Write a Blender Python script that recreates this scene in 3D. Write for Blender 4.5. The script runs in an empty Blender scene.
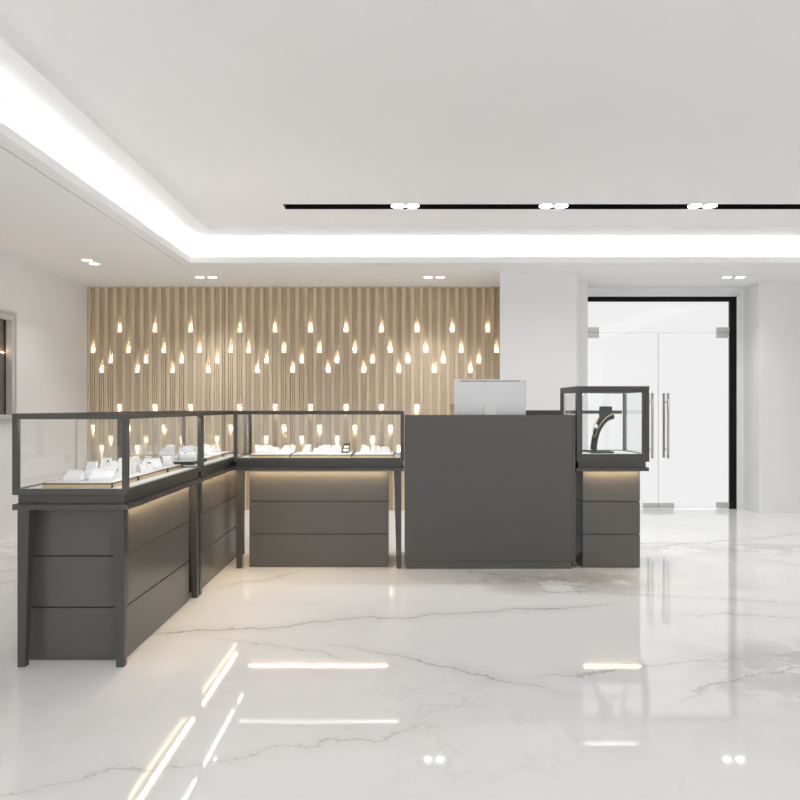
import bpy, bmesh, math, random
from mathutils import Vector, Matrix

random.seed(7)
S = bpy.context.scene
COL = S.collection
R = math.radians

# ------------------------------------------------------------------ materials
def new_mat(name):
    m = bpy.data.materials.new(name)
    m.use_nodes = True
    nt = m.node_tree
    nt.nodes.clear()
    out = nt.nodes.new('ShaderNodeOutputMaterial')
    return m, nt, out

def principled(name, color, rough=0.5, metal=0.0, spec=0.5, coat=0.0, coat_rough=0.05, noise=0.0, nscale=8.0, bump=0.0):
    m, nt, out = new_mat(name)
    b = nt.nodes.new('ShaderNodeBsdfPrincipled')
    b.inputs['Base Color'].default_value = (*color, 1)
    b.inputs['Roughness'].default_value = rough
    b.inputs['Metallic'].default_value = metal
    b.inputs['Specular IOR Level'].default_value = spec
    b.inputs['Coat Weight'].default_value = coat
    b.inputs['Coat Roughness'].default_value = coat_rough
    if noise or bump:
        tc = nt.nodes.new('ShaderNodeTexCoord')
        n = nt.nodes.new('ShaderNodeTexNoise')
        n.inputs['Scale'].default_value = nscale
        n.inputs['Detail'].default_value = 4
        nt.links.new(tc.outputs['Object'], n.inputs['Vector'])
        if noise:
            mx = nt.nodes.new('ShaderNodeMix'); mx.data_type = 'RGBA'
            mx.inputs[6].default_value = (*[c*(1-noise) for c in color], 1)
            mx.inputs[7].default_value = (*[min(1, c*(1+noise)) for c in color], 1)
            nt.links.new(n.outputs['Fac'], mx.inputs[0])
            nt.links.new(mx.outputs[2], b.inputs['Base Color'])
        if bump:
            bp = nt.nodes.new('ShaderNodeBump')
            bp.inputs['Strength'].default_value = bump
            bp.inputs['Distance'].default_value = 0.002
            nt.links.new(n.outputs['Fac'], bp.inputs['Height'])
            nt.links.new(bp.outputs[0], b.inputs['Normal'])
    nt.links.new(b.outputs[0], out.inputs[0])
    return m

def emitter(name, color, strength):
    m, nt, out = new_mat(name)
    e = nt.nodes.new('ShaderNodeEmission')
    e.inputs['Color'].default_value = (*color, 1)
    e.inputs['Strength'].default_value = strength
    nt.links.new(e.outputs[0], out.inputs[0])
    return m

def glass(name, tint=(0.985, 0.99, 0.99), refl=0.016, graze=0.45):
    m, nt, out = new_mat(name)
    t = nt.nodes.new('ShaderNodeBsdfTransparent'); t.inputs[0].default_value = (*tint, 1)
    g = nt.nodes.new('ShaderNodeBsdfGlossy'); g.inputs['Roughness'].default_value = 0.0
    g.inputs['Color'].default_value = (1, 1, 1, 1)
    lw = nt.nodes.new('ShaderNodeLayerWeight'); lw.inputs['Blend'].default_value = 0.5
    p = nt.nodes.new('ShaderNodeMath'); p.operation = 'POWER'; p.inputs[1].default_value = 4.0
    k = nt.nodes.new('ShaderNodeMath'); k.operation = 'MULTIPLY_ADD'
    k.inputs[1].default_value = graze; k.inputs[2].default_value = refl
    nt.links.new(lw.outputs['Facing'], p.inputs[0])
    nt.links.new(p.outputs[0], k.inputs[0])
    mx = nt.nodes.new('ShaderNodeMixShader')
    nt.links.new(k.outputs[0], mx.inputs[0])
    nt.links.new(t.outputs[0], mx.inputs[1]); nt.links.new(g.outputs[0], mx.inputs[2])
    nt.links.new(mx.outputs[0], out.inputs[0])
    return m

def wood_mat():
    m, nt, out = new_mat('oak')
    b = nt.nodes.new('ShaderNodeBsdfPrincipled')
    tc = nt.nodes.new('ShaderNodeTexCoord')
    mp = nt.nodes.new('ShaderNodeMapping'); mp.inputs['Scale'].default_value = (28, 28, 1.6)
    n = nt.nodes.new('ShaderNodeTexNoise'); n.inputs['Scale'].default_value = 2.2
    n.inputs['Detail'].default_value = 5; n.inputs['Roughness'].default_value = .6
    mp2 = nt.nodes.new('ShaderNodeMapping'); mp2.inputs['Scale'].default_value = (9.7, 0.01, 0.05)
    n2 = nt.nodes.new('ShaderNodeTexNoise'); n2.inputs['Scale'].default_value = 1.0; n2.inputs['Detail'].default_value = 2
    rp = nt.nodes.new('ShaderNodeValToRGB')
    rp.color_ramp.elements[0].position = .25; rp.color_ramp.elements[0].color = (.55, .44, .31, 1)
    rp.color_ramp.elements[1].position = .75; rp.color_ramp.elements[1].color = (.73, .615, .455, 1)
    ad = nt.nodes.new('ShaderNodeMath'); ad.operation = 'MULTIPLY_ADD'; ad.inputs[1].default_value = .6
    sc = nt.nodes.new('ShaderNodeMath'); sc.operation = 'MULTIPLY'; sc.inputs[1].default_value = .4
    L = nt.links.new
    L(tc.outputs['Object'], mp.inputs[0]); L(mp.outputs[0], n.inputs['Vector'])
    L(tc.outputs['Object'], mp2.inputs[0]); L(mp2.outputs[0], n2.inputs['Vector'])
    L(n2.outputs['Fac'], sc.inputs[0]); L(n.outputs['Fac'], ad.inputs[0]); L(sc.outputs[0], ad.inputs[2])
    L(ad.outputs[0], rp.inputs[0]); L(rp.outputs[0], b.inputs['Base Color'])
    b.inputs['Roughness'].default_value = .55
    b.inputs['Specular IOR Level'].default_value = .25
    L(b.outputs[0], out.inputs[0])
    return m

def marble_mat():
    m, nt, out = new_mat('white_marble')
    L = nt.links.new
    def math_(op, a, b=None, c=None, clamp=False):
        n = nt.nodes.new('ShaderNodeMath'); n.operation = op; n.use_clamp = clamp
        for i, v in enumerate((a, b, c)):
            if v is None: continue
            if isinstance(v, (int, float)): n.inputs[i].default_value = v
            else: L(v, n.inputs[i])
        return n.outputs[0]
    def smooth(v, a, b):
        n = nt.nodes.new('ShaderNodeMapRange'); n.interpolation_type = 'SMOOTHSTEP'
        L(v, n.inputs[0]); n.inputs[1].default_value = a; n.inputs[2].default_value = b
        return n.outputs[0]
    def noise(scale, detail=4, rough=.55, vec=None):
        n = nt.nodes.new('ShaderNodeTexNoise')
        n.inputs['Scale'].default_value = scale; n.inputs['Detail'].default_value = detail
        n.inputs['Roughness'].default_value = rough
        L(vec if vec else tc.outputs['Object'], n.inputs['Vector'])
        return n.outputs['Fac']
    tc = nt.nodes.new('ShaderNodeTexCoord')
    sp = nt.nodes.new('ShaderNodeSeparateXYZ'); L(tc.outputs['Object'], sp.inputs[0])
    X, Y = sp.outputs[0], sp.outputs[1]
    n1 = math_('SUBTRACT', noise(1.7, 6, .62), .5)
    n2 = math_('SUBTRACT', noise(4.3, 5, .6), .5)
    nw = noise(2.6, 3)
    # main veins: (intercept, slope, wiggle, half width, x from, x to, strength)
    veins = [(3.985, .23, .30, .012, -1.7, 1.5, .75), (3.33, -.55, .35, .011, -.5, .95, .6),
             (2.93, .26, .40, .014, .45, 2.4, .55), (5.33, -.42, .60, .020, .3, 1.6, .8),
             (4.86, -.26, .50, .015, .6, 2.6, .6), (5.24, .36, .45, .022, 1.6, 4.6, .6),
             (6.25, -.05, .40, .018, 1.6, 4.6, .55), (4.35, -.16, .55, .014, 1.4, 3.6, .6),
             (3.28, -.38, .40, .009, -1.1, .2, .45), (5.72, .88, .35, .012, -1.45, -.5, .6),
             (2.15, .62, .55, .016, 1.0, 3.4, .6), (3.9, -.55, .5, .012, 1.5, 3.2, .45),
             (6.1, .5, .8, .016, -3.7, -2.0, .7), (7.4, .8, .9, .016, -3.7, -2.0, .7),
             (2.6, .35, .5, .011, -1.6, .4, .35), (8.0, -.9, .7, .016, 2.0, 4.8, .4)]
    tot = None
    for i, (a, s, wg, hw, x0, x1, st) in enumerate(veins):
        line = math_('MULTIPLY_ADD', X, s, a)
        dy = math_('SUBTRACT', Y, line)
        dy = math_('MULTIPLY_ADD', n1, wg * (1 if i % 2 else -1), dy)
        dy = math_('MULTIPLY_ADD', n2, .16, dy)
        d = math_('ABSOLUTE', dy)
        w = math_('MULTIPLY_ADD', nw, hw * 2.2, -.3 * hw)
        core = math_('SUBTRACT', 1.0, math_('DIVIDE', d, math_('MAXIMUM', w, .002)), clamp=True)
        halo = math_('SUBTRACT', 1.0, math_('DIVIDE', d, hw * 9), clamp=True)
        v = math_('MULTIPLY_ADD', halo, .22, core)
        v = math_('MULTIPLY', v, smooth(X, x0, x0 + .4))
        v = math_('MULTIPLY', v, smooth(X, x1, x1 - .5))
        v = math_('MULTIPLY', v, st)
        tot = v if tot is None else math_('MAXIMUM', tot, v)
    # fine web veins and grey clouding
    f = math_('ABSOLUTE', math_('SUBTRACT', noise(1.1, 7, .62), .5))
    web = math_('MULTIPLY', math_('SUBTRACT', 1.0, math_('DIVIDE', f, .012), clamp=True), smooth(noise(.55, 2), .48, .62))
    tot = math_('MAXIMUM', tot, math_('MULTIPLY', web, .16))
    # greyer drifts of mineral here and there in the slabs
    nb = noise(3.2, 6, .65)
    for cx, cyy, rx, ry, st in ((1.10, 4.80, .75, .42, .62), (2.15, 3.15, .95, .55, .58), (-2.9, 6.2, .7, .9, .55), (2.9, 5.9, 1.6, .30, .40)):
        ex = math_('DIVIDE', math_('SUBTRACT', X, cx), rx); ey = math_('DIVIDE', math_('SUBTRACT', Y, cyy), ry)
        r2 = math_('ADD', math_('MULTIPLY', ex, ex), math_('MULTIPLY', ey, ey))
        bl = math_('MULTIPLY', math_('SUBTRACT', 1.0, r2, clamp=True), smooth(nb, .40, .56))
        rim = math_('SUBTRACT', 1.0, math_('DIVIDE', math_('ABSOLUTE', math_('SUBTRACT', nb, .47)), .022), clamp=True)
        rim = math_('MULTIPLY', rim, math_('SUBTRACT', 1.0, r2, clamp=True))
        tot = math_('MAXIMUM', tot, math_('MULTIPLY_ADD', rim, .35, math_('MULTIPLY', bl, st)))
    cl = math_('MULTIPLY', smooth(noise(.9, 5, .6), .5, .75), .16)
    tot = math_('ADD', tot, cl, clamp=True)
    mx = nt.nodes.new('ShaderNodeMix'); mx.data_type = 'RGBA'
    mx.inputs[6].default_value = (.93, .93, .93, 1); mx.inputs[7].default_value = (.36, .335, .31, 1)
    L(tot, mx.inputs[0])
    b = nt.nodes.new('ShaderNodeBsdfPrincipled')
    L(mx.outputs[2], b.inputs['Base Color'])
    b.inputs['Roughness'].default_value = .045
    b.inputs['Specular IOR Level'].default_value = .65
    L(b.outputs[0], out.inputs[0])
    return m

M = dict(
    plaster=principled('white_plaster', (.84, .84, .84), .7, spec=.2, noise=.012, nscale=3),
    ceil=principled('ceiling_paint', (.88, .88, .88), .8, spec=.1, noise=.01, nscale=2),
    marble=marble_mat(), oak=wood_mat(),
    grey=principled('graphite_lacquer', (.105, .099, .092), .22, spec=.45, noise=.03, nscale=2),
    greyframe=principled('graphite_frame', (.068, .066, .062), .35, spec=.45),
    desk=principled('desk_lacquer', (.093, .089, .085), .24, spec=.38, noise=.04, nscale=1.5),
    dark=principled('dark_core', (.02, .02, .02), .6),
    black=principled('black_metal', (.007, .007, .007), .4, spec=.15),
    velvet=principled('black_velvet', (.018, .017, .017), .55, spec=.4, bump=.2, nscale=200),
    stand=principled('charcoal_leatherette', (.012, .0115, .0115), .36, spec=.28, bump=.15, nscale=160),
    white=principled('white_leatherette', (.86, .86, .86), .45, spec=.3, bump=.05, nscale=150),
    board=principled('white_board', (.88, .88, .88), .4),
    gold=principled('brushed_brass', (.72, .52, .27), .3, metal=.85, noise=.05, nscale=30),
    brown=principled('brown_edge', (.12, .06, .025), .4),
    steel=principled('brushed_steel', (.52, .50, .48), .3, metal=1.0),
    patch=principled('satin_steel', (.62, .61, .60), .42, metal=.75),
    silver=principled('silver_aluminium', (.66, .66, .67), .38, metal=.45),
    frame=principled('window_paint', (.62, .62, .61), .5),
    panel=principled('brown_panel', (.29, .23, .17), .5, noise=.1, nscale=12),
    gem=principled('dark_gem', (.03, .03, .04), .08, spec=.8),
    pearl=principled('clear_gem', (.92, .92, .95), .05, spec=1.0),
    glass=glass('case_glass'),
    doorglass=glass('door_glass', (.79, .79, .79), .03, .5),
    windowglass=glass('window_glass', (.9, .9, .9), .05, .6),
    seal=glass('clear_seal', (.74, .74, .73), .05, .3),
    warm=emitter('warm_led', (1.0, .73, .42), 38.0),
    slot=emitter('slot_led', (1.0, .90, .74), 3.0),
    case_led=emitter('case_led', (1.0, .98, .96), 29.0),
    cove=emitter('cove_led', (1.0, 1.0, 1.0), 11.0),
    lens=emitter('lamp_lens', (1.0, .99, .98), 9.0),
)

# ------------------------------------------------------------------ mesh building
class MB:
    def __init__(s): s.v = []; s.f = []; s.sm = []
    def add(s, vs, fs, smooth=False):
        o = len(s.v); s.v += [tuple(v) for v in vs]
        for f in fs: s.f.append([i + o for i in f]); s.sm.append(smooth)
        return s
    def box(s, x0, x1, y0, y1, z0, z1):
        x0, x1 = sorted((x0, x1)); y0, y1 = sorted((y0, y1)); z0, z1 = sorted((z0, z1))
        v = [(x0,y0,z0),(x1,y0,z0),(x1,y1,z0),(x0,y1,z0),(x0,y0,z1),(x1,y0,z1),(x1,y1,z1),(x0,y1,z1)]
        return s.add(v, [(3,2,1,0),(4,5,6,7),(0,1,5,4),(1,2,6,5),(2,3,7,6),(3,0,4,7)])
    def hexa(s, lo, hi):          # two quads, counter-clockwise from above
        return s.add(list(lo) + list(hi), [(3,2,1,0),(4,5,6,7),(0,1,5,4),(1,2,6,5),(2,3,7,6),(3,0,4,7)])
    def prism(s, pts, z0, z1):    # ccw polygon in xy
        n = len(pts)
        v = [(x,y,z0) for x,y in pts] + [(x,y,z1) for x,y in pts]
        f = [tuple(reversed(range(n))), tuple(range(n, 2*n))] + [(i,(i+1)%n,n+(i+1)%n,n+i) for i in range(n)]
        return s.add(v, f)
    def cyl(s, c, axis, r, h, n=24, r2=None, smooth=True):
        c = Vector(c); ax = Vector(axis).normalized(); r2 = r if r2 is None else r2
        u = ax.orthogonal().normalized(); w = ax.cross(u)
        a = [c + (u*math.cos(2*math.pi*i/n) + w*math.sin(2*math.pi*i/n))*r for i in range(n)]
        b = [c + ax*h + (u*math.cos(2*math.pi*i/n) + w*math.sin(2*math.pi*i/n))*r2 for i in range(n)]
        s.add(a+b, [(i,(i+1)%n,n+(i+1)%n,n+i) for i in range(n)], smooth)
        o = len(s.v) - 2*n
        s.f.append([o+i for i in reversed(range(n))]); s.sm.append(False)
        s.f.append([o+n+i for i in range(n)]); s.sm.append(False)
        return s
    def tube(s, pts, r, n=8, closed=False):
        pts = [Vector(p) for p in pts]; m = len(pts); rings = []
        up = None
        for i, p in enumerate(pts):
            if closed: t = pts[(i+1)%m] - pts[i-1]
            else: t = pts[min(i+1,m-1)] - pts[max(i-1,0)]
            t.normalize()
            if up is None: up = t.orthogonal().normalized()
            up = (up - t*up.dot(t)).normalized(); w = t.cross(up)
            rings.append([p + (up*math.cos(2*math.pi*k/n) + w*math.sin(2*math.pi*k/n))*r for k in range(n)])
        v = [q for rg in rings for q in rg]; f = []
        for i in range(m if closed else m-1):
            j = (i+1) % m
            f += [(i*n+k, i*n+(k+1)%n, j*n+(k+1)%n, j*n+k) for k in range(n)]
        if not closed: f += [tuple(reversed(range(n))), tuple((m-1)*n+k for k in range(n))]
        return s.add(v, f, True)
    def build(s, name, mat, parent=None, origin=(0,0,0), rot=0.0, bevel=0.0, seg=2):
        me = bpy.data.meshes.new(name)
        o0 = Vector(origin)
        me.from_pydata([tuple(Vector(v) - o0) for v in s.v], [], s.f)
        me.polygons.foreach_set('use_smooth', s.sm)
        bm = bmesh.new(); bm.from_mesh(me); bmesh.ops.recalc_face_normals(bm, faces=bm.faces); bm.to_mesh(me); bm.free()
        me.materials.append(mat); me.update()
        o = bpy.data.objects.new(name, me); COL.objects.link(o)
        if parent: o.parent = parent
        else: o.location = origin; o.rotation_euler.z = rot
        if bevel:
            b = o.modifiers.new('bevel', 'BEVEL'); b.width = bevel; b.segments = seg; b.limit_method = 'ANGLE'; b.angle_limit = R(30)
        return o

def tag(o, label, cat, group=None):
    o['label'] = label; o['category'] = cat
    if group: o['group'] = group
    return o
def thing(name, label, cat, loc, group=None, rot=0.0):
    o = bpy.data.objects.new(name, None); o.empty_display_size = .1; COL.objects.link(o)
    o.location = loc; o.rotation_euler.z = rot
    return tag(o, label, cat, group)
def struct(o): o['kind'] = 'structure'; return o
def sroot(name, loc):
    o = bpy.data.objects.new(name, None); COL.objects.link(o); o.location = loc
    return struct(o)
ORD = ['first','second','third','fourth','fifth','sixth','seventh','eighth','ninth','tenth','eleventh','twelfth','thirteenth']

# ------------------------------------------------------------------ shell
XL, XR, Y0, YB = -3.635, 5.25, -1.6, 8.13     # left wall, right wall, shopfront behind, slat fronts
SOF = 2.60                                     # soffit
struct(MB().box(XL-.15, XR+.15, Y0, 8.42, -.12, 0).build('floor', M['marble']))

# left wall with a window opening
WY0, WY1, WZ0, WZ1 = 4.90, 6.50, 1.105, 2.03
w = MB()
w.box(XL-.15, XL, Y0, WY0, 0, SOF+.5); w.box(XL-.15, XL, WY1, 8.42, 0, SOF+.5)
w.box(XL-.15, XL, WY0, WY1, 0, WZ0); w.box(XL-.15, XL, WY0, WY1, WZ1, SOF+.5)
struct(w.build('wall_left', M['plaster']))
win = sroot('window_1', (XL, (WY0+WY1)/2, WZ0))
def ring_yz(mb, x0, x1, y0, y1, z0, z1, t):
    mb.box(x0,x1,y0,y0+t,z0,z1); mb.box(x0,x1,y1-t,y1,z0,z1)
    mb.box(x0,x1,y0+t,y1-t,z0,z0+t); mb.box(x0,x1,y0+t,y1-t,z1-t,z1); return mb
wo = (XL, (WY0+WY1)/2, WZ0)
ring_yz(MB(), XL, XL+.022, WY0-.10, WY1+.10, WZ0-.06, WZ1+.06, .075).build('outer_casing', M['frame'], win, wo, bevel=.003)
ring_yz(MB(), XL+.022, XL+.032, WY0-.085, WY1+.085, WZ0-.05, WZ1+.05, .016).build('casing_bead', M['frame'], win, wo, bevel=.003)
ring_yz(MB(), XL-.02, XL+.040, WY0-.035, WY1+.035, WZ0-.02, WZ1+.02, .045).build('inner_frame', M['frame'], win, wo, bevel=.003)
ring_yz(MB(), XL-.05, XL-.02, WY0, WY1, WZ0, WZ1, .008).build('reveal', M['black'], win, wo)
ZL = 1.70
MB().box(XL-.050, XL-.042, WY0+.008, WY1-.008, WZ0+.008, WZ1-.008).build('back_panel', M['panel'], win, wo)
MB().box(XL-.042, XL-.032, WY0+.008, WY1-.008, WZ0+.008, ZL).build('lower_panel', M['panel'], win, wo)
MB().box(XL-.041, XL-.033, WY0+.30, WY1-.02, ZL, ZL+.004).build('light_strip', M['warm'], win, wo)
MB().box(XL-.027, XL-.022, WY0+.01, WY1-.01, WZ0+.01, WZ1-.01).build('pane', M['windowglass'], win, wo)

struct(MB().box(XR, XR+.15, Y0, 8.42, 0, SOF+.5).build('wall_right', M['plaster']))

# centre pier with its left side splayed just past the camera's line of sight, and its lower return towards the doorway
struct(MB().prism([(1.037,7.26),(1.836,7.26),(1.836,7.90),(2.118,7.90),(2.118,8.42),(1.29,8.42),(1.22,8.13)], 0, SOF+.4).build('wall_center', M['plaster']))
# wall around the doorway and the pier on the right
DY = 8.25
w = MB()
w.box(3.962, 4.06, DY, 8.42, 0, SOF+.4); w.box(2.118, 3.962, DY, 8.42, 2.500, SOF+.4)
struct(w.build('wall_back', M['plaster']))
struct(MB().box(4.05, XR, 7.90, 8.42, 0, SOF+.4).build('wall_corner', M['plaster']))

# ------------------------------------------------------------------ ceiling
TX0, TX1, TY0, TY1 = -2.14, 4.45, -.9, 6.90       # cove tray
CX0, CX1, CY0, CY1 = -1.77, 4.08, -.5, 6.486      # raised middle
H1, H2 = 2.84, 2.877
SX0, SX1, SY0, SY1 = -.97, 3.95, 5.778, 5.934     # black slot
ce = MB()
g = .012
ce.box(XL, TX0-g, Y0, 8.42, SOF, SOF+.05); ce.box(TX1+g, XR, Y0, 8.42, SOF, SOF+.05)
ce.box(TX0-g, TX1+g, TY1+g, 8.42, SOF, SOF+.05); ce.box(TX0-g, TX1+g, Y0, TY0-g, SOF, SOF+.05)
# recess walls
ce.box(TX0-.06, TX0, TY0-.06, TY1+.06, SOF+.03, H1+.1); ce.box(TX1, TX1+.06, TY0-.06, TY1+.06, SOF+.03, H1+.1)
ce.box(TX0, TX1, TY1, TY1+.06, SOF+.03, H1+.1); ce.box(TX0, TX1, TY0-.06, TY0, SOF+.03, H1+.1)
# lip: ledge and upstand
def ring_xy(mb, x0, x1, y0, y1, z0, z1, t):
    mb.box(x0,x0+t,y0,y1,z0,z1); mb.box(x1-t,x1,y0,y1,z0,z1)
    mb.box(x0+t,x1-t,y0,y0+t,z0,z1); mb.box(x0+t,x1-t,y1-t,y1,z0,z1); return mb
ring_xy(ce, TX0, TX1, TY0, TY1, SOF, SOF+.015, .10)
ring_xy(ce, TX0-.03, TX1+.03, TY0-.03, TY1+.03, SOF+.03, SOF+.045, .03)
ring_xy(ce, TX0, TX1, TY0, TY1, SOF+.015, SOF+.045, .010)
ring_xy(ce, TX0+.085, TX1-.085, TY0+.085, TY1-.085, SOF+.015, SOF+.06, .015)
# recess ceiling and raised middle with the slot left open
k_ = .008                                       # shadow gap where the recess meets its walls
ce.box(TX0+k_, CX0, TY0+k_, TY1-k_, H1, H1+.1); ce.box(CX1, TX1-k_, TY0+k_, TY1-k_, H1, H1+.1)
ce.box(CX0, CX1, CY1, TY1-k_, H1, H1+.1); ce.box(CX0, CX1, TY0+k_, CY0, H1, H1+.1)
ring_xy(ce, TX0, TX1, TY0, TY1, H1+.03, H1+.05, k_)
ce.box(CX0, SX0, CY0, CY1, H2, H2+.1); ce.box(SX1, CX1, CY0, CY1, H2, H2+.1)
ce.box(SX0, SX1, CY0, SY0, H2, H2+.1); ce.box(SX0, SX1, SY1, CY1, H2, H2+.1)
ceiling = struct(ce.build('ceiling', M['ceil']))
for a in [(TX0+.050, TX0+.070, TY0+.08, TY1-.08), (TX1-.070, TX1-.050, TY0+.08, TY1-.08),
          (TX0+.08, TX1-.08, TY1-.070, TY1-.050), (TX0+.08, TX1-.08, TY0+.050, TY0+.070)]:
    MB().box(*a, SOF+.015, SOF+.025).build('cove_light', M['cove'], ceiling)

# black channel with its spot heads
tr = thing('ceiling_track', 'long black recessed lighting channel with a thin white edge in the ceiling', 'track light', ((SX0+SX1)/2, (SY0+SY1)/2, H2))
to = tuple(tr.location)
c = MB()
c.box(SX0, SX1, SY0, SY0+.004, H2, H2+.09); c.box(SX0, SX1, SY1-.004, SY1, H2, H2+.09)
c.box(SX0, SX0+.004, SY0+.004, SY1-.004, H2, H2+.09); c.box(SX1-.004, SX1, SY0+.004, SY1-.004, H2, H2+.09)
c.box(SX0, SX1, SY0, SY1, H2+.09, H2+.095)
c.build('channel', M['black'], tr, to)
e = MB(); e.box(SX0-.012, SX1+.012, SY0-.012, SY0, H2-.003, H2); e.box(SX0-.012, SX1+.012, SY1, SY1+.012, H2-.003, H2)
e.box(SX0-.012, SX0, SY0, SY1, H2-.003, H2); e.box(SX1, SX1+.012, SY0, SY1, H2-.003, H2)
e.build('trim_edge', M['board'], tr, to)
spots = [(-.017,'left lamp of the left pair'),(.103,'right lamp of the left pair'),(1.222,'left lamp of the middle pair'),
         (1.347,'right lamp of the middle pair'),(2.467,'left lamp of the right pair'),(2.593,'right lamp of the right pair')]
for x, lb in spots:
    loc = (x, (SY0+SY1)/2, H2)
    t = thing('spot_lamp', 'round white spot lamp in the ceiling channel, ' + lb, 'spotlight', loc, 'spot lamps in the ceiling channel')
    MB().cyl((x, loc[1], H2+.006), (0,0,1), .0585, .084).build('lamp_body', M['black'], t, loc)
    MB().cyl((x, loc[1], H2+.001), (0,0,1), .057, .005, 32).build('lens', M['lens'], t, loc)
    l = bpy.data.lights.new('lamp_beam', 'SPOT'); l.energy = 24; l.spot_size = R(140); l.spot_blend = 1.0; l.shadow_soft_size = .05
    q = bpy.data.objects.new('lamp_beam', l); COL.objects.link(q); q.parent = t; q.location = (0, 0, -.012)

downs = [(-2.98,6.667,'nearer of the pair over the left side'),(-2.98,6.83,'farther of the pair over the left side'),
         (-2.155,7.54,'left of the pair above the left end of the slats'),(-2.02,7.54,'right of the pair above the left end of the slats'),
         (.302,7.54,'left of the pair above the right half of the slats'),(.435,7.54,'right of the pair above the right half of the slats'),
         (3.522,7.54,'left of the pair in front of the glass doors'),(3.662,7.54,'right of the pair in front of the glass doors')]
for x, y, lb in downs:
    loc = (x, y, SOF)
    t = thing('downlight', 'small round ceiling downlight, ' + lb, 'downlight', loc, 'paired downlights in the lower ceiling')
    k = MB(); n = 32
    ro, ri = .056, .047
    vs = [(x+r*math.cos(2*math.pi*i/n), y+r*math.sin(2*math.pi*i/n), z) for (r,z) in ((ri,SOF-.0005),(ri,SOF-.004),(ro,SOF-.004),(ro,SOF-.0005)) for i in range(n)]
    k.add(vs, [(q*n+i, q*n+(i+1)%n, ((q+1)%4)*n+(i+1)%n, ((q+1)%4)*n+i) for q in range(4) for i in range(n)])
    k.build('bezel', M['board'], t, loc)
    MB().cyl((x,y,SOF-.003), (0,0,1), .046, .0025, 32).build('lens', M['lens'], t, loc)
    l = bpy.data.lights.new('lamp_beam', 'SPOT'); l.energy = 16 if x > 3 else (13 if x < -2.5 else 33); l.spot_size = R(112); l.spot_blend = 1.0; l.shadow_soft_size = .045
    q = bpy.data.objects.new('lamp_beam', l); COL.objects.link(q); q.parent = t; q.location = (0, 0, -.012)

# ------------------------------------------------------------------ slatted wall with light slots
ZUP = dict(A=2.071, B=1.833, C=1.711, D=1.600)
ZLO = dict(A=1.231, B=.991, C=.863, D=.757)
PX = YB/700
cols = [(92.4+8.88*k, 'BDCA'[k%4]) for k in range(15)] + [(230.4,'B')] + [(239.3+8.88*k, 'ABDC'[k%4]) for k in range(30)]
cols = [((px-400)*PX, ty) for px, ty in cols]
GW, GD = .052, .055
sl = MB()
x_edge = XL
XE = 1.26
bounds = []
JX, JW = (223.6-400)*PX, .030
for x, ty in cols:
    if x_edge < JX < x-GW/2:
        bounds.append((x_edge, JX-JW/2)); x_edge = JX+JW/2
        sl.box(JX-JW/2, JX+JW/2, YB+.030, YB+GD+.02, 0, SOF); sl.box(JX-.006, JX+.006, YB+.008, YB+.030, 0, SOF)
    bounds.append((x_edge, x-GW/2)); x_edge = x+GW/2
bounds.append((x_edge, XE))
# each slat: rounded front profile, full height
def slat(mb, x0, x1):
    r = .010; pts = []
    for i in range(5):
        a = math.pi/2*i/4; pts.append((x0+r-r*math.cos(a), YB+r-r*math.sin(a)))
    for i in range(5):
        a = math.pi/2*i/4; pts.append((x1-r+r*math.sin(a), YB+r-r*math.cos(a)))
    pts += [(x1, YB+GD+.02), (x0, YB+GD+.02)]
    mb.prism(pts, 0, SOF)
for x0, x1 in bounds: slat(sl, x0, x1) if x1-x0 > .02 else sl.box(x0, x1, YB+.01, YB+GD+.02, 0, SOF)
for x, ty in cols:
    a, b = x-GW/2, x+GW/2
    # curved back of the groove
    pts = [(a, YB+GD-.012)] + [(a+GW*i/8, YB+GD-.012+.012*math.sin(math.pi*i/8)) for i in range(1,8)] + [(b, YB+GD-.012), (b, YB+GD+.02), (a, YB+GD+.02)]
    sl.prism(pts, 0, SOF)
    # filler between the two light slots, faced with two thin laths
    m_ = (a+b)/2
    sl.box(a, b, YB+.020, YB+GD-.004, ZLO[ty], ZUP[ty])
    sl.box(a+.007, m_-.004, YB+.003, YB+.020, ZLO[ty], ZUP[ty]); sl.box(m_+.004, b-.007, YB+.003, YB+.020, ZLO[ty], ZUP[ty])
wf = sl.build('wall_slats', M['oak']); struct(wf)
struct(MB().box(XL, XE, YB+GD+.02, 8.42, 0, SOF).build('wall_behind_slats', M['plaster']))
def beam(parent, x, z, up):
    l = bpy.data.lights.new('slot_beam', 'AREA'); l.shape = 'RECTANGLE'; l.size = .040; l.size_y = .006
    l.energy = .09; l.color = (1.0, .90, .75); l.spread = R(76)
    o = bpy.data.objects.new('slot_beam', l); COL.objects.link(o); o.parent = parent
    o.location = (0, -.010, .007 if up else -.007)
    o.rotation_euler = (R(180-38) if up else R(38), 0, 0)
cnt = {}
rowname = dict(A='top', B='second', C='third', D='lowest')
tot = {t: sum(1 for _, q in cols if q == t) for t in 'ABCD'}
lo_rowname = dict(A='just above the glass cases', B='highest row behind the case glass', C='middle row behind the case glass', D='lowest row behind the case glass')
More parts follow.
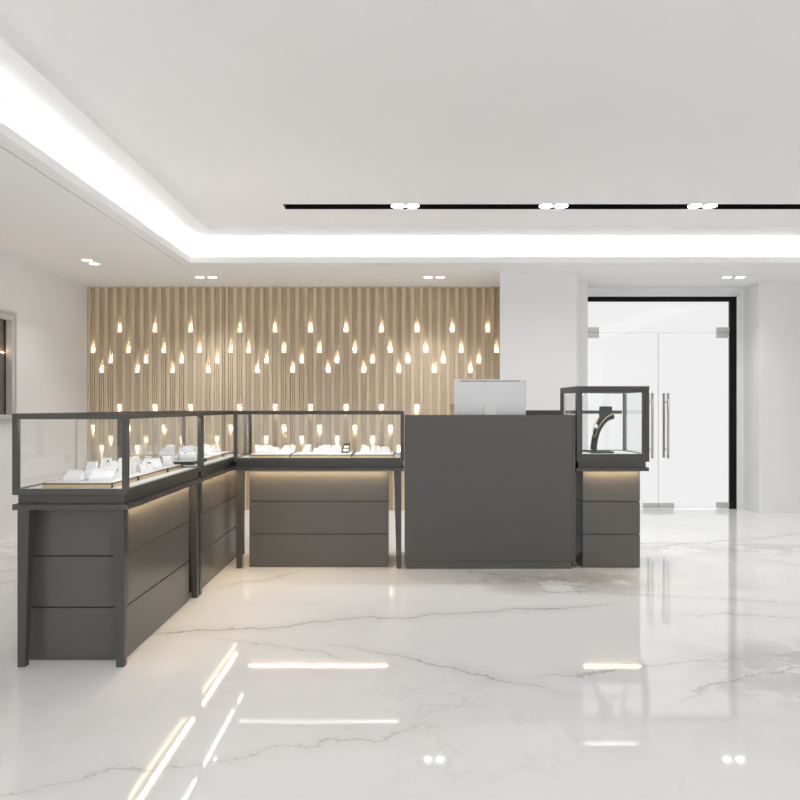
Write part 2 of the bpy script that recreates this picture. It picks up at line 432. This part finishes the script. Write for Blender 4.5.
for x, ty in cols:
    k = cnt.get(ty, 0); cnt[ty] = k+1
    y0, y1 = YB+.012, YB+GD-.014
    o = MB().box(x-.022, x+.022, y0, y1, ZUP[ty], ZUP[ty]+.005).build('slot_light', M['slot'], None, (x, (y0+y1)/2, ZUP[ty]))
    tag(o, 'upward warm light in wooden slats, %s upper row, %s from the left' % (rowname[ty], ORD[k]), 'wall light', 'upward slot lights in the slatted wall')
    beam(o, x, ZUP[ty], True)
    if x < (.6 if ty == 'A' else .02):
        o = MB().box(x-.022, x+.022, y0, y1, ZLO[ty]-.005, ZLO[ty]).build('slot_light', M['slot'], None, (x, (y0+y1)/2, ZLO[ty]))
        tag(o, 'downward warm light in slats, %s, %s from the left' % (lo_rowname[ty], ORD[k]), 'wall light', 'downward slot lights in the slatted wall')
        beam(o, x, ZLO[ty], False)

# ------------------------------------------------------------------ glass doors
tf = sroot('trim_1', (3.05, DY, 0))
fr = MB(); fr.box(2.118, 3.960, DY-.010, DY+.030, 2.443, 2.498); fr.box(3.885, 3.960, DY-.010, DY+.030, 0, 2.443)
fr.box(2.118, 2.19, DY-.010, DY+.030, 0, 2.443)
fr.build('door_frame', M['black'], tf, (3.05, DY, 0), bevel=.002)
MB().box(3.962, 3.985, DY-.022, DY, 0, 2.52).build('casing_strip', M['plaster'], tf, (3.05, DY, 0))
MB().box(2.118, 3.985, DY-.022, DY, 2.500, 2.52).build('casing_strip', M['plaster'], tf, (3.05, DY, 0))
GY = 8.266
tw = sroot('window_2', (3.05, GY, 2.08))
MB().box(2.19, 3.885, GY-.006, GY+.006, 2.0745, 2.0815).build('edge_seal', M['seal'], tw, (3.05, GY, 2.08))
MB().box(2.19, 3.885, GY-.006, GY+.006, 2.082, 2.443).build('transom_pane', M['doorglass'], tw, (3.05, GY, 2.08))
for a, b in ((2.19, 2.345), (3.735, 3.885)):
    MB().box(a, b, GY-.018, GY+.018, 2.080, 2.140).build('patch_fitting', M['patch'], tw, (3.05, GY, 2.08), bevel=.003)
for n, (x0, x1, hinge, hx) in enumerate(((2.195, 3.046, 2.195, 2.955), (3.052, 3.880, 3.880, 3.140))):
    lo = ((x0+x1)/2, GY, 0)
    d = sroot('door_%d' % (n+1), lo)
    MB().box(x0, x1, GY-.006, GY+.006, .010, 2.074).build('glass_leaf', M['doorglass'], d, lo)
    if n == 0: MB().box(x1, x1+.006, GY-.007, GY+.007, .010, 2.074).build('edge_seal', M['seal'], d, lo)
    h0, h1 = (x0, x0+.15) if n == 0 else (x1-.145, x1)
    MB().box(h0, h1, GY-.018, GY+.018, 2.014, 2.077).build('patch_fitting', M['patch'], d, lo, bevel=.003)
    MB().box(h0, h1, GY-.018, GY+.018, .006, .075).build('patch_fitting', M['patch'], d, lo, bevel=.003)
    h0, h1 = (x1-.178, x1-.002) if n == 0 else (x0+.002, x0+.180)
    pl = MB().box(h0, h1, GY-.018, GY+.018, .006, .066).build('patch_lock', M['patch'], d, lo, bevel=.003)
    hd = MB()
    for yy in (GY-.068, GY+.068):
        hd.tube([(hx, yy, .600), (hx, yy, 1.362)], .0145, 12)
    for zz in (.70, 1.262):
        hd.tube([(hx, GY-.068, zz), (hx, GY+.068, zz)], .010, 10)
    hd.build('pull_handle', M['steel'], d, lo)

# ------------------------------------------------------------------ showcases
def showcase(label, x0, x1, y0, y1, front, top, post=.026, rail=.026, brail=.027, legs=True, ends=(.11,.11), group='glass jewellery counters', led_ends=None, divider=False):
    """front: '+x' or '-y' is the side the customer stands on"""
    loc = ((x0+x1)/2, (y0+y1)/2, 0)
    t = thing('showcase', label, 'display case', loc, group)
    def P(mb, name, mat, **k): return mb.build(name, M[mat], t, loc, **k)
    F0, F1, N1, B1 = .725, .752, .795, .795+brail
    # body: recessed from the ends, a little from the front
    if front == '+x': bx0, bx1, by0, by1 = x0+.024, x1-.052, y0+ends[0], y1-ends[1]
    else:             bx0, bx1, by0, by1 = x0+ends[0], x1-ends[1], y0+.045, y1-.05
    P(MB().box(bx0+.006, bx1-.006, by0+.006, by1-.006, .004, F0), 'carcass', 'dark')
    for z0, z1 in ((.003,.247),(.253,.491),(.497,F0)):
        P(MB().box(bx0, bx1, by0, by1, z0, z1), 'body_panel', 'grey', bevel=.0015)
    if legs:
        i = .02; a, b = .055, .036
        for sx in (0, 1):
            for sy in (0, 1):
                def q(w):
                    xa, xb = (x0+i, x0+i+w) if sx == 0 else (x1-i-w, x1-i)
                    ya, yb = (y0+i*.4, y0+i*.4+w) if sy == 0 else (y1-i*.4-w, y1-i*.4)
                    return xa, xb, ya, yb
                l, h = q(b), q(a)
                f = lambda r, z: [(r[0],r[2],z),(r[1],r[2],z),(r[1],r[3],z),(r[0],r[3],z)]
                P(MB().hexa(f(l,0), f(h,F0)), 'leg', 'greyframe', bevel=.0015)
    P(MB().box(x0, x1, y0, y1, F0, F1), 'flange', 'greyframe', bevel=.002)
    n = .018
    P(MB().box(x0+n, x1-n, y0+n, y1-n, F1, N1), 'neck', 'greyframe', bevel=.002)
    fm = MB()
    fm.box(x0,x0+post,y0,y1,N1,B1); fm.box(x1-post,x1,y0,y1,N1,B1); fm.box(x0+post,x1-post,y0,y0+post,N1,B1); fm.box(x0+post,x1-post,y1-post,y1,N1,B1)
    for xa in (x0, x1-post):
        for ya in (y0, y1-post):
            sl_ = post*.62 if divider and ya > y0 else post
            xs = xa if xa == x0 else x1-sl_
            fm.box(xs, xs+sl_, y1-sl_ if ya > y0 else ya, y1 if ya > y0 else ya+post, B1, top-rail)
    fm.box(x0,x0+post,y0,y1,top-rail,top); fm.box(x1-post,x1,y0,y1,top-rail,top); fm.box(x0+post,x1-post,y0,y0+post,top-rail,top); fm.box(x0+post,x1-post,y1-post,y1,top-rail,top)
    if divider:
        bd = .026                                   # stepped profile on the customer side
        for a_ in [(x0, x0+bd, B1, top-rail), (x1-bd, x1, B1, top-rail), (x0, x1, top-bd, top), (x0, x1, N1, B1-.014)]:
            fm.box(a_[0], a_[1], y0-.007, y0, a_[2], a_[3])
        fm.box(x0+post, x1-post, y1-post, y1, 1.145, 1.172)
    P(fm, 'frame', 'greyframe', bevel=.0015)
    P(MB().box(x0+post, x1-post, y0+post, y1-post, N1, B1-.004), 'display_floor', 'board')
    # glass panes
    gt = .006; c = post/2
    zt, zb = top-rail, B1
    def pane(*a): P(MB().box(*a), 'glass_pane', 'glass')
    pane(x0+post, x1-post, y0+post, y1-post, top-.010, top-.004)
    pane(x0+post, x1-post, y0+c-gt/2, y0+c+gt/2, zb, zt)
    pane(x1-c-gt/2, x1-c+gt/2, y0+post, y1-post, zb, zt)
    if front == '+x':
        ym = (y0+y1)/2
        pane(x0+c-.009, x0+c-.003, y0+post, ym+.004, zb, zt); pane(x0+c+.003, x0+c+.009, ym-.004, y1-post, zb, zt)
        P(MB().box(x0+c-.004, x0+c+.004, ym-.004, ym+.004, zb, zt), 'sliding_seam', 'steel')
        pane(x0+post, x1-post, y1-c-gt/2, y1-c+gt/2, zb, zt)
    else:
        pane(x0+c-gt/2, x0+c+gt/2, y0+post, y1-post, zb, zt)
        if divider: pane(x0+post, x1-post, y1-c-gt/2, y1-c+gt/2, zb, 1.145); pane(x0+post, x1-post, y1-c-gt/2, y1-c+gt/2, 1.172, zt)
        else: pane(x0+post, x1-post, y1-c-gt/2, y1-c+gt/2, zb, zt)
    # light strips: inside the top rail and under the flange
    if front == '+x':
        P(MB().box(x1-post-.016, x1-post-.001, y0+post+.01, y1-post-.01, zt+.006, zt+.014), 'interior_light', 'case_led')
        P(MB().box(bx1+.020, bx1+.038, by0+.01, by1-.01, F0-.0004, F0+.001), 'underglow_strip', 'warm')
    else:
        P(MB().box(x0+post+.01, x1-post-.01, y0+post+.001, y0+post+.016, zt+.006, zt+.014), 'interior_light', 'case_led')
        P(MB().box(bx0+.005, bx1-.005, by0-.038, by0-.020, F0-.0004, F0+.001), 'underglow_strip', 'warm')
    return t, loc
showcase('near grey glass counter with tapered legs, the one on the left facing the camera end-on', -1.784, -1.253, 3.218, 4.440, '+x', 1.170, ends=(.10,.105))
showcase('grey glass counter in the corner, behind the near left counter', -1.784, -1.253, 4.450, 5.75, '+x', 1.170, ends=(.075,.03))
showcase('grey glass counter seen broadside beside the tall plain cash desk', -1.235, .030, 5.19, 5.72, '-y', 1.170, ends=(.108,.118))
tw_, tl_ = showcase('small square grey glass tower case to the right of the cash desk', 1.307, 1.843, 5.178, 5.715, '-y', 1.354, post=.042, rail=.044, brail=.056, legs=False, ends=(.057,.052), divider=True)
MB().cyl((1.800, 5.178, .822), (0,-1,0), .011, .006, 20).build('lock', M['steel'], tw_, tl_)

# ------------------------------------------------------------------ cash desk and computer
dx0, dx1, dyf = .037, 1.300, 5.180
loc = ((dx0+dx1)/2, 5.5, 0)
dk = thing('cash_desk', 'tall plain dark grey glossy cash desk with recessed plinth', 'desk', loc)
def P(mb, name, mat, **k): return mb.build(name, M[mat], dk, loc, **k)
P(MB().box(dx0+.016, dx1-.026, dyf+.012, 5.80, 0, .052), 'plinth', 'grey')
P(MB().box(dx0, dx1-.022, dyf, dyf+.035, .055, 1.141), 'front_panel', 'desk', bevel=.002)
P(MB().box(dx1-.020, dx1, dyf+.006, 5.82, .01, 1.141), 'side_panel', 'desk', bevel=.002)
P(MB().box(dx0, dx0+.03, dyf+.036, 5.82, .047, 1.141), 'side_panel', 'desk', bevel=.002)
P(MB().box(dx0+.031, dx1-.021, dyf+.036, 5.80, .90, .93), 'worktop', 'desk', bevel=.002)
P(MB().box(dx0+.031, dx1-.021, dyf+.036, dyf+.05, .05, .90), 'inner_panel', 'dark')
P(MB().box(.90, dx1-.021, 5.58, 5.62, .931, 1.174), 'return_panel', 'desk', bevel=.002)

my = 5.36
mx0, mx1 = (454-400)*my/700, (526-400)*my/700
mc = (mx0+mx1)/2
loc = (mc, my, .93)
mo = thing('desktop_computer', 'silver all-in-one computer seen from behind on the cash desk', 'computer', loc)
b = MB(); th = R(4)
z0, z1 = 1.035, 1.412
f = lambda yy: [(mx0, yy, z0), (mx1, yy, z0)]
dyt = .0
b.box(mx0, mx1, my, my+.014, z0, z1)
b.build('screen_body', M['silver'], mo, loc, bevel=.004, seg=3)
MB().box(mx0+.012, mx1-.012, my+.0142, my+.016, z0+.055, z1-.012).build('screen', M['black'], mo, loc)
MB().box(mx0+.05, mx1-.05, my-.0012, my, z1-.016, z1-.011).build('vent_slot', M['dark'], mo, loc)
s_ = MB(); hw = .050
s_.hexa([(mc-.060,my-.075,.936),(mc+.060,my-.075,.936),(mc+.060,my-.069,.936),(mc-.060,my-.069,.936)],
        [(mc-.046,my-.008,1.216),(mc+.046,my-.008,1.216),(mc+.046,my-.0005,1.216),(mc-.046,my-.0005,1.216)])
s_.box(mc-.062, mc+.062, my-.078, my+.11, .9305, .937)
s_.build('stand', M['board'], mo, loc, bevel=.002)

# ------------------------------------------------------------------ trays
ZF, ZT = .8185, .842
trays = [
    ('nearest tray of the near left counter, brass edged', -1.688, -1.358, 3.300, 3.628, 'gold'),
    ('middle tray of the near left counter, long and brass edged', -1.688, -1.358, 3.634, 4.088, 'gold'),
    ('far tray of the near left counter, short and brass edged', -1.688, -1.358, 4.094, 4.372, 'gold'),
    ('black edged tray, first in the corner counter', -1.688, -1.358, 4.600, 4.888, 'velvet'),
    ('brass edged middle tray of the corner counter', -1.688, -1.358, 4.894, 5.352, 'gold'),
    ('brass edged far tray of the corner counter', -1.688, -1.358, 5.358, 5.680, 'gold'),
    ('left tray of the broadside counter beside the desk', -1.139, -.832, 5.28, 5.61, 'gold'),
    ('long middle tray of the broadside counter beside the desk', -.824, -.366, 5.28, 5.61, 'gold'),
    ('right tray of the broadside counter beside the desk', -.356, -.045, 5.28, 5.61, 'gold')]
for lb, x0, x1, y0, y1, mt in trays:
    loc = ((x0+x1)/2, (y0+y1)/2, ZF)
    t = thing('jewelry_tray', lb, 'tray', loc, 'jewellery trays in the counters')
    k = ring_xy(MB(), x0, x1, y0, y1, ZF, ZT-.008, .006)
    k.build('tray_edge', M[mt], t, loc, bevel=.001)
    k = ring_xy(MB(), x0, x1, y0, y1, ZT-.008, ZT-.0015, .006)
    k.build('tray_rim', M['brown' if mt == 'gold' else 'velvet'], t, loc)
    MB().box(x0+.006, x1-.006, y0+.006, y1-.006, ZF, ZT).build('tray_pad', M['white'], t, loc, bevel=.002)
    for cy in (y0+.004, y1-.004):
        MB().box(x1-.002, x1+.003, cy-.007, cy+.003, ZF, ZT).build('corner_clip', M['black'], t, loc)

# ------------------------------------------------------------------ white jewellery stands
SG = 'white jewellery stands in the counters'
def place(name, label, cat, build, x, y, rot, group=SG):
    loc = (x, y, ZT+.0005)
    mb = MB(); build(mb)
    o = mb.build(name, M['white'], None, (0,0,0), bevel=.003)
    o.location = loc; o.rotation_euler.z = R(rot)
    return tag(o, label, cat, group)
def wedge(w, d, hf, hb):        # sloping cushion, low in front (-y)
    def f(mb):
        a, c = w/2, d/2
        mb.hexa([(-a,-c,0),(a,-c,0),(a,c,0),(-a,c,0)], [(-a*.92,-c*.9,hf),(a*.92,-c*.9,hf),(a*.92,c*.8,hb),(-a*.92,c*.8,hb)])
        mb.box(-a*.85, a*.85, c*.55, c*.78, hb*.75, hb+.008)
    return f
def slab(w, h, lean=.03):       # leaning card with a small foot
    def f(mb):
        a = w/2
        mb.hexa([(-a,-.018,0),(a,-.018,0),(a,-.004,0),(-a,-.004,0)], [(-a*.9,-.018+lean,h),(a*.9,-.018+lean,h),(a*.9,-.006+lean,h),(-a*.9,-.006+lean,h)])
        mb.hexa([(-a*.6,-.004,0),(a*.6,-.004,0),(a*.6,.045,0),(-a*.6,.045,0)], [(-a*.6,-.004+lean*.4,h*.5),(a*.6,-.004+lean*.4,h*.5),(a*.6,.012+lean*.4,h*.5),(-a*.6,.012+lean*.4,h*.5)])
    return f
def block(w, d, h, cap=True):   # truncated pyramid, some with a square cap
    def f(mb):
        a, c = w/2, d/2; k = .62
        mb.hexa([(-a,-c,0),(a,-c,0),(a,c,0),(-a,c,0)], [(-a*k,-c*k,h),(a*k,-c*k,h),(a*k,c*k,h),(-a*k,c*k,h)])
        if cap: mb.box(-a*.48, a*.48, -c*.48, c*.48, h, h+.016)
    return f
def tiers(w, h):                # three ascending steps
    def f(mb):
        for i in range(3):
            mb.box(-w/2+.006*i, w/2, -.04+.022*i, .04, h*i/3, h*(i+1)/3)
    return f
def bust(w, h):                 # pad with a curved raised neck
    def f(mb):
        a = w/2
        mb.hexa([(-a,-.03,0),(a,-.03,0),(a,.03,0),(-a,.03,0)], [(-a*.9,-.005,h*.7),(a*.9,-.005,h*.7),(a*.9,.02,h*.7),(-a*.9,.02,h*.7)])
        mb.hexa([(-a*.55,-.006,h*.7),(a*.55,-.006,h*.7),(a*.55,.02,h*.7),(-a*.55,.02,h*.7)], [(-a*.35,.004,h),(a*.35,.004,h),(a*.35,.02,h),(-a*.35,.02,h)])
    return f
items = [
 # near counter, nearest tray
 ('ring_cushion', 'low grey-white sloping cushion at the front left of the nearest tray', wedge(.085,.070,.022,.044), -1.578, 3.385, 8),
 ('ring_cushion', 'low white cushion at the back left of the nearest tray', wedge(.080,.075,.018,.046), -1.560, 3.500, -20),
 ('ring_cushion', 'broad white cushion at the front right of the nearest tray', wedge(.115,.080,.016,.046), -1.462, 3.440, 14),
 ('pendant_stand', 'upright leaning card at the back of the nearest tray', slab(.060,.075), -1.585, 3.590, -8),
 ('display_block', 'small capped block at the back right corner of the nearest tray', block(.065,.065,.040), -1.410, 3.565, 10),
 # near counter, middle tray
 ('pendant_stand', 'left leaning card at the front of the long middle tray', slab(.055,.072), -1.528, 3.690, 6),
 ('tiered_stand', 'stepped white stand at the front right of the long middle tray', tiers(.070,.085), -1.455, 3.735, 4),
 ('bust_stand', 'white neck-shaped pad at the front edge of the long middle tray', bust(.080,.060), -1.405, 3.850, 55),
 ('pendant_stand', 'leaning card at the left of the long middle tray', slab(.060,.080), -1.600, 3.800, 0),
 ('ring_cushion', 'large white cushion at the right of the long middle tray', wedge(.105,.095,.020,.052), -1.420, 4.020, 30),
 ('display_block', 'capped block at the centre of the long middle tray', block(.075,.075,.045), -1.520, 3.930, 0),
 ('bust_stand', 'white neck-shaped pad at the back left of the long middle tray', bust(.075,.065), -1.600, 4.020, 20),
 # near counter, far tray
 ('display_block', 'capped block at the front of the short far tray', block(.070,.070,.048), -1.500, 4.170, 10),
 ('tiered_stand', 'stepped white stand at the right of the short far tray', tiers(.065,.058), -1.420, 4.250, 40),
 ('bust_stand', 'white neck-shaped pad at the left of the short far tray', bust(.080,.060), -1.600, 4.230, 10),
 # corner counter, black tray
 ('pendant_stand', 'tall leaning card at the left of the black tray', slab(.070,.095), -1.545, 4.690, -5),
 ('tiered_stand', 'stepped white stand at the middle of the black tray', tiers(.070,.080), -1.475, 4.760, 20),
 ('ring_cushion', 'wide white cushion at the right of the black tray', wedge(.095,.080,.028,.060), -1.420, 4.690, 12),
 ('bust_stand', 'white neck-shaped pad at the back of the black tray', bust(.080,.082), -1.420, 4.820, 0),
 ('display_block', 'capped block at the back left of the black tray', block(.070,.070,.060), -1.620, 4.810, 0),
 # corner counter, middle and far trays
 ('display_block', 'capped block at the front of the corner middle tray', block(.085,.085,.062), -1.520, 4.970, 0),
 ('pendant_stand', 'leaning card at the right of the corner middle tray', slab(.075,.072), -1.440, 5.020, 20),
 ('bust_stand', 'white neck-shaped pad at the centre of the corner middle tray', bust(.095,.075), -1.530, 5.110, 0),
 ('ring_cushion', 'white cushion at the back of the corner middle tray', wedge(.100,.080,.020,.060), -1.480, 5.250, 0),
 ('pendant_stand', 'leaning card on the corner far tray', slab(.070,.070), -1.540, 5.450, 0),
 ('display_block', 'capped block on the corner far tray', block(.080,.080,.045), -1.470, 5.560, 0),
 # broadside counter, left tray
 ('ring_cushion', 'white cushion with a yellow stone, at the left of the left tray', wedge(.105,.080,.024,.052), -1.045, 5.440, 4),
 ('display_block', 'low white block at the middle of the left tray', block(.085,.080,.042,False), -.985, 5.520, -6),
 ('display_block', 'capped cream block at the right of the left tray', block(.092,.090,.042), -.885, 5.450, 0),
 # broadside counter, middle tray
 ('tiered_stand', 'narrow stepped stand at the left of the long tray', tiers(.058,.064), -.728, 5.460, -6),
 ('bust_stand', 'broad white pad with a dark stone, in the middle of the long tray', bust(.150,.056), -.600, 5.420, 0),
 ('display_block', 'capped block behind the broad pad on the long tray', block(.110,.080,.040), -.590, 5.545, 0),
 ('ring_cushion', 'white cushion beside the black and white ring holder', wedge(.080,.070,.030,.050), -.500, 5.490, 6),
 # broadside counter, right tray
 ('display_block', 'white block at the left of the right tray', block(.085,.080,.050,False), -.272, 5.480, 0),
 ('ring_cushion', 'white cushion in the middle of the right tray', wedge(.080,.075,.020,.046), -.190, 5.440, 0),
 ('display_block', 'white block at the right of the right tray', block(.095,.080,.046,False), -.115, 5.480, 0),
]
for nm, lb, fn, x, y, r in items:
    place(nm, lb, 'jewellery stand', fn, x, y, r)
# ring holder with black back
loc = (-.425, 5.46, ZT+.0005)
t = thing('ring_holder', 'black and white stepped ring holder at the right of the long tray', 'jewellery stand', loc)
k = MB(); k.hexa([(-.462,5.47,ZT),(-.396,5.47,ZT),(-.396,5.50,ZT),(-.462,5.50,ZT)],[(-.440,5.48,ZT+.072),(-.392,5.48,ZT+.072),(-.392,5.50,ZT+.072),(-.440,5.50,ZT+.072)])
k.build('backing', M['velvet'], t, (loc[0],loc[1],ZT), bevel=.003)
for i in range(2):
    MB().tube([(-.445+.008*i, 5.455, ZT+.020+.026*i), (-.398, 5.455, ZT+.020+.026*i)], .011, 12).build('ring_roll', M['white'], t, (loc[0],loc[1],ZT))

# rings: band and stone
def ring(label, x, y, z, stone='gem'):
    loc = (x, y, z)
    t = thing('ring', label, 'ring', loc, 'rings on the white stands')
    n = 20
    MB().tube([(x+.009*math.cos(2*math.pi*i/n), y, z+.009*math.sin(2*math.pi*i/n)) for i in range(n)], .0014, 6, True).build('band', M['gold'], t, loc)
    g_ = MB(); r = .0062; top = z+.0145
    a = [(x+r*math.cos(math.pi*i/4), y+r*math.sin(math.pi*i/4), top) for i in range(8)]
    b_ = [(x+r*.6*math.cos(math.pi*i/4), y+r*.6*math.sin(math.pi*i/4), top+.004) for i in range(8)]
    g_.add(a+b_+[(x,y,top-.006)], [tuple(range(8,16))] + [(i,(i+1)%8,8+(i+1)%8,8+i) for i in range(8)] + [((i+1)%8,i,16) for i in range(8)])
    g_.build('stone', M[stone], t, loc)
ring('dark-stoned ring on the leaning cards of the near counter', -1.528, 3.665, ZT+.060)
ring('dark-stoned ring in front of the stepped stand in the near counter', -1.470, 3.650, ZT+.014)
ring('dark-stoned ring beside the neck-shaped pad in the near counter', -1.372, 3.812, ZT+.040)
ring('dark-stoned ring on the large cushion of the near counter', -1.405, 3.935, ZT+.030)
ring('dark-stoned ring on the far tray of the near counter', -1.425, 4.165, ZT+.045)
ring('dark-stoned ring on the cushion of the black tray', -1.425, 4.640, ZT+.040)
ring('dark-stoned ring behind the cushion of the black tray', -1.395, 4.760, ZT+.055)
ring('dark-stoned ring on the left tray of the broadside counter', -1.005, 5.385, ZT+.024)
ring('yellow-stoned ring on the left tray of the broadside counter', -1.065, 5.388, ZT+.030, 'gold')
ring('dark-stoned ring on the broad pad of the long tray', -.598, 5.385, ZT+.020)
ring('dark-stoned ring on the right tray beside the desk', -.185, 5.392, ZT+.030)

# ------------------------------------------------------------------ necklace stand in the tower case
TF = .848
d0 = 5.42
def at(px, py, d): return ((px-400)*d/700, 1.2+(407-py)*d/700)
outer = [(590.2,453),(590.6,446),(591.6,439),(593.4,431),(596,423.5),(599.4,416.5),(603.5,411.2),(609,408.6),(614.4,414.5)]
inner = [(597.4,453),(597.0,448),(597.6,442),(599.2,435),(601.6,429.5),(604.4,425.2),(607.6,422),(611,420.2),(614.8,419.6)]
loc = (at(594,453,d0)[0], d0, TF)
ns = thing('necklace_stand', 'curved charcoal necklace stand inside the small tower case', 'jewellery stand', loc)
def ribbon(mb, O, I, fy0, fy1):
    n = len(O); v = []
    for i in range(n):
        (xo, zo), (xi, zi) = at(*O[i], d0), at(*I[i], d0)
        if i == 0: zo = zi = TF+.010
        a = fy0(i/(n-1)); b = fy1(i/(n-1))
        v += [(xo, a+.012, zo), (xi, a, zi), (xi, b, zi), (xo, b, zo)]
    f = [(3,2,1,0)] + [(i*4+k, i*4+(k+1)%4, (i+1)*4+(k+1)%4, (i+1)*4+k) for i in range(n-1) for k in range(4)] + [tuple((n-1)*4+k for k in range(4))]
    return mb.add(v, f)
o = ribbon(MB(), outer, inner, lambda s: 5.385-.01*s, lambda s: 5.455+.02*s).build('curved_form', M['stand'], ns, loc, bevel=.002)
sd = o.modifiers.new('sub', 'SUBSURF'); sd.levels = 1; sd.render_levels = 2
o.modifiers.move(1, 0)
b = MB()
p = [at(599.8,420,d0), at(611.5,414,d0), at(611.5,406.3,d0), at(600.6,406.3,d0)]
b.add([(x, 5.40, z) for x, z in p] + [(x, 5.46, z) for x, z in p], [(0,1,2,3),(7,6,5,4),(0,4,5,1),(1,5,6,2),(2,6,7,3),(3,7,4,0)])
b.build('neck_block', M['stand'], ns, loc, bevel=.004)
xa = at(583.5,450,5.4)[0]; xb = at(611.5,450,5.4)[0]
MB().box(xa+.045, xb, 5.33, 5.50, TF, TF+.012).build('base_plate', M['velvet'], ns, loc, bevel=.002)
MB().box(xa-.01, xb-.075, 5.505, 5.56, TF, TF+.012).build('back_plate', M['velvet'], ns, loc, bevel=.002)
# necklace: chain and pendant
chain = [(613.4,413.6),(610,415.2),(606,418),(602.4,421.8),(599.4,426),(597.2,430.5),(595.8,435),(594.2,437.5),(593,435),(592.9,430),(594.4,424.5),(597,419.2),(599.8,415.5)]
nl = thing('necklace', 'fine gold necklace with a bright clear pendant on the charcoal stand', 'necklace', (at(597,426,5.36)[0], 5.378, at(597,426,5.36)[1]))
nloc = tuple(nl.location)
MB().tube([(at(*q, 5.372)[0], 5.374, at(*q, 5.372)[1]) for q in chain], .0024, 8).build('chain', M['gold'], nl, nloc)
g_ = MB()
cx, cz = at(596.4, 426.5, 5.366)
pts = [(cx+.017*math.cos(a)*(1 if i%2 else .62), 5.370, cz+.022*math.sin(a)*(1 if i%2 else .62)) for i, a in enumerate([math.pi*k/6 for k in range(12)])]
g_.add(pts+[(cx, 5.358, cz), (cx, 5.376, cz)], [(i,(i+1)%12,12) for i in range(12)] + [((i+1)%12,i,13) for i in range(12)])
g_.build('pendant', M['pearl'], nl, nloc)

# ------------------------------------------------------------------ world, camera, view
wd = bpy.data.worlds.new('daylight'); S.world = wd; wd.use_nodes = True
bg = wd.node_tree.nodes['Background']
bg.inputs[0].default_value = (1.0, 1.0, 1.0, 1); bg.inputs[1].default_value = 1.2
cam = bpy.data.cameras.new('camera'); co = bpy.data.objects.new('camera', cam); COL.objects.link(co)
co.location = (0, 0, 1.2); co.rotation_euler = (R(90), 0, 0)
cam.sensor_width = 36; cam.lens = 31.5; cam.shift_y = 7/800
cam.clip_start = .05
S.camera = co
S.view_settings.view_transform = 'Standard'; S.view_settings.look = 'None'
S.view_settings.gamma = 1; S.view_settings.use_curve_mapping = False
S.view_settings.exposure = 0.25
cy = S.cycles
cy.max_bounces = 14; cy.diffuse_bounces = 10; cy.glossy_bounces = 5; cy.transparent_max_bounces = 32; cy.transmission_bounces = 8
cy.use_denoising = True
cy.caustics_reflective = False; cy.caustics_refractive = False
cy.sample_clamp_indirect = 6
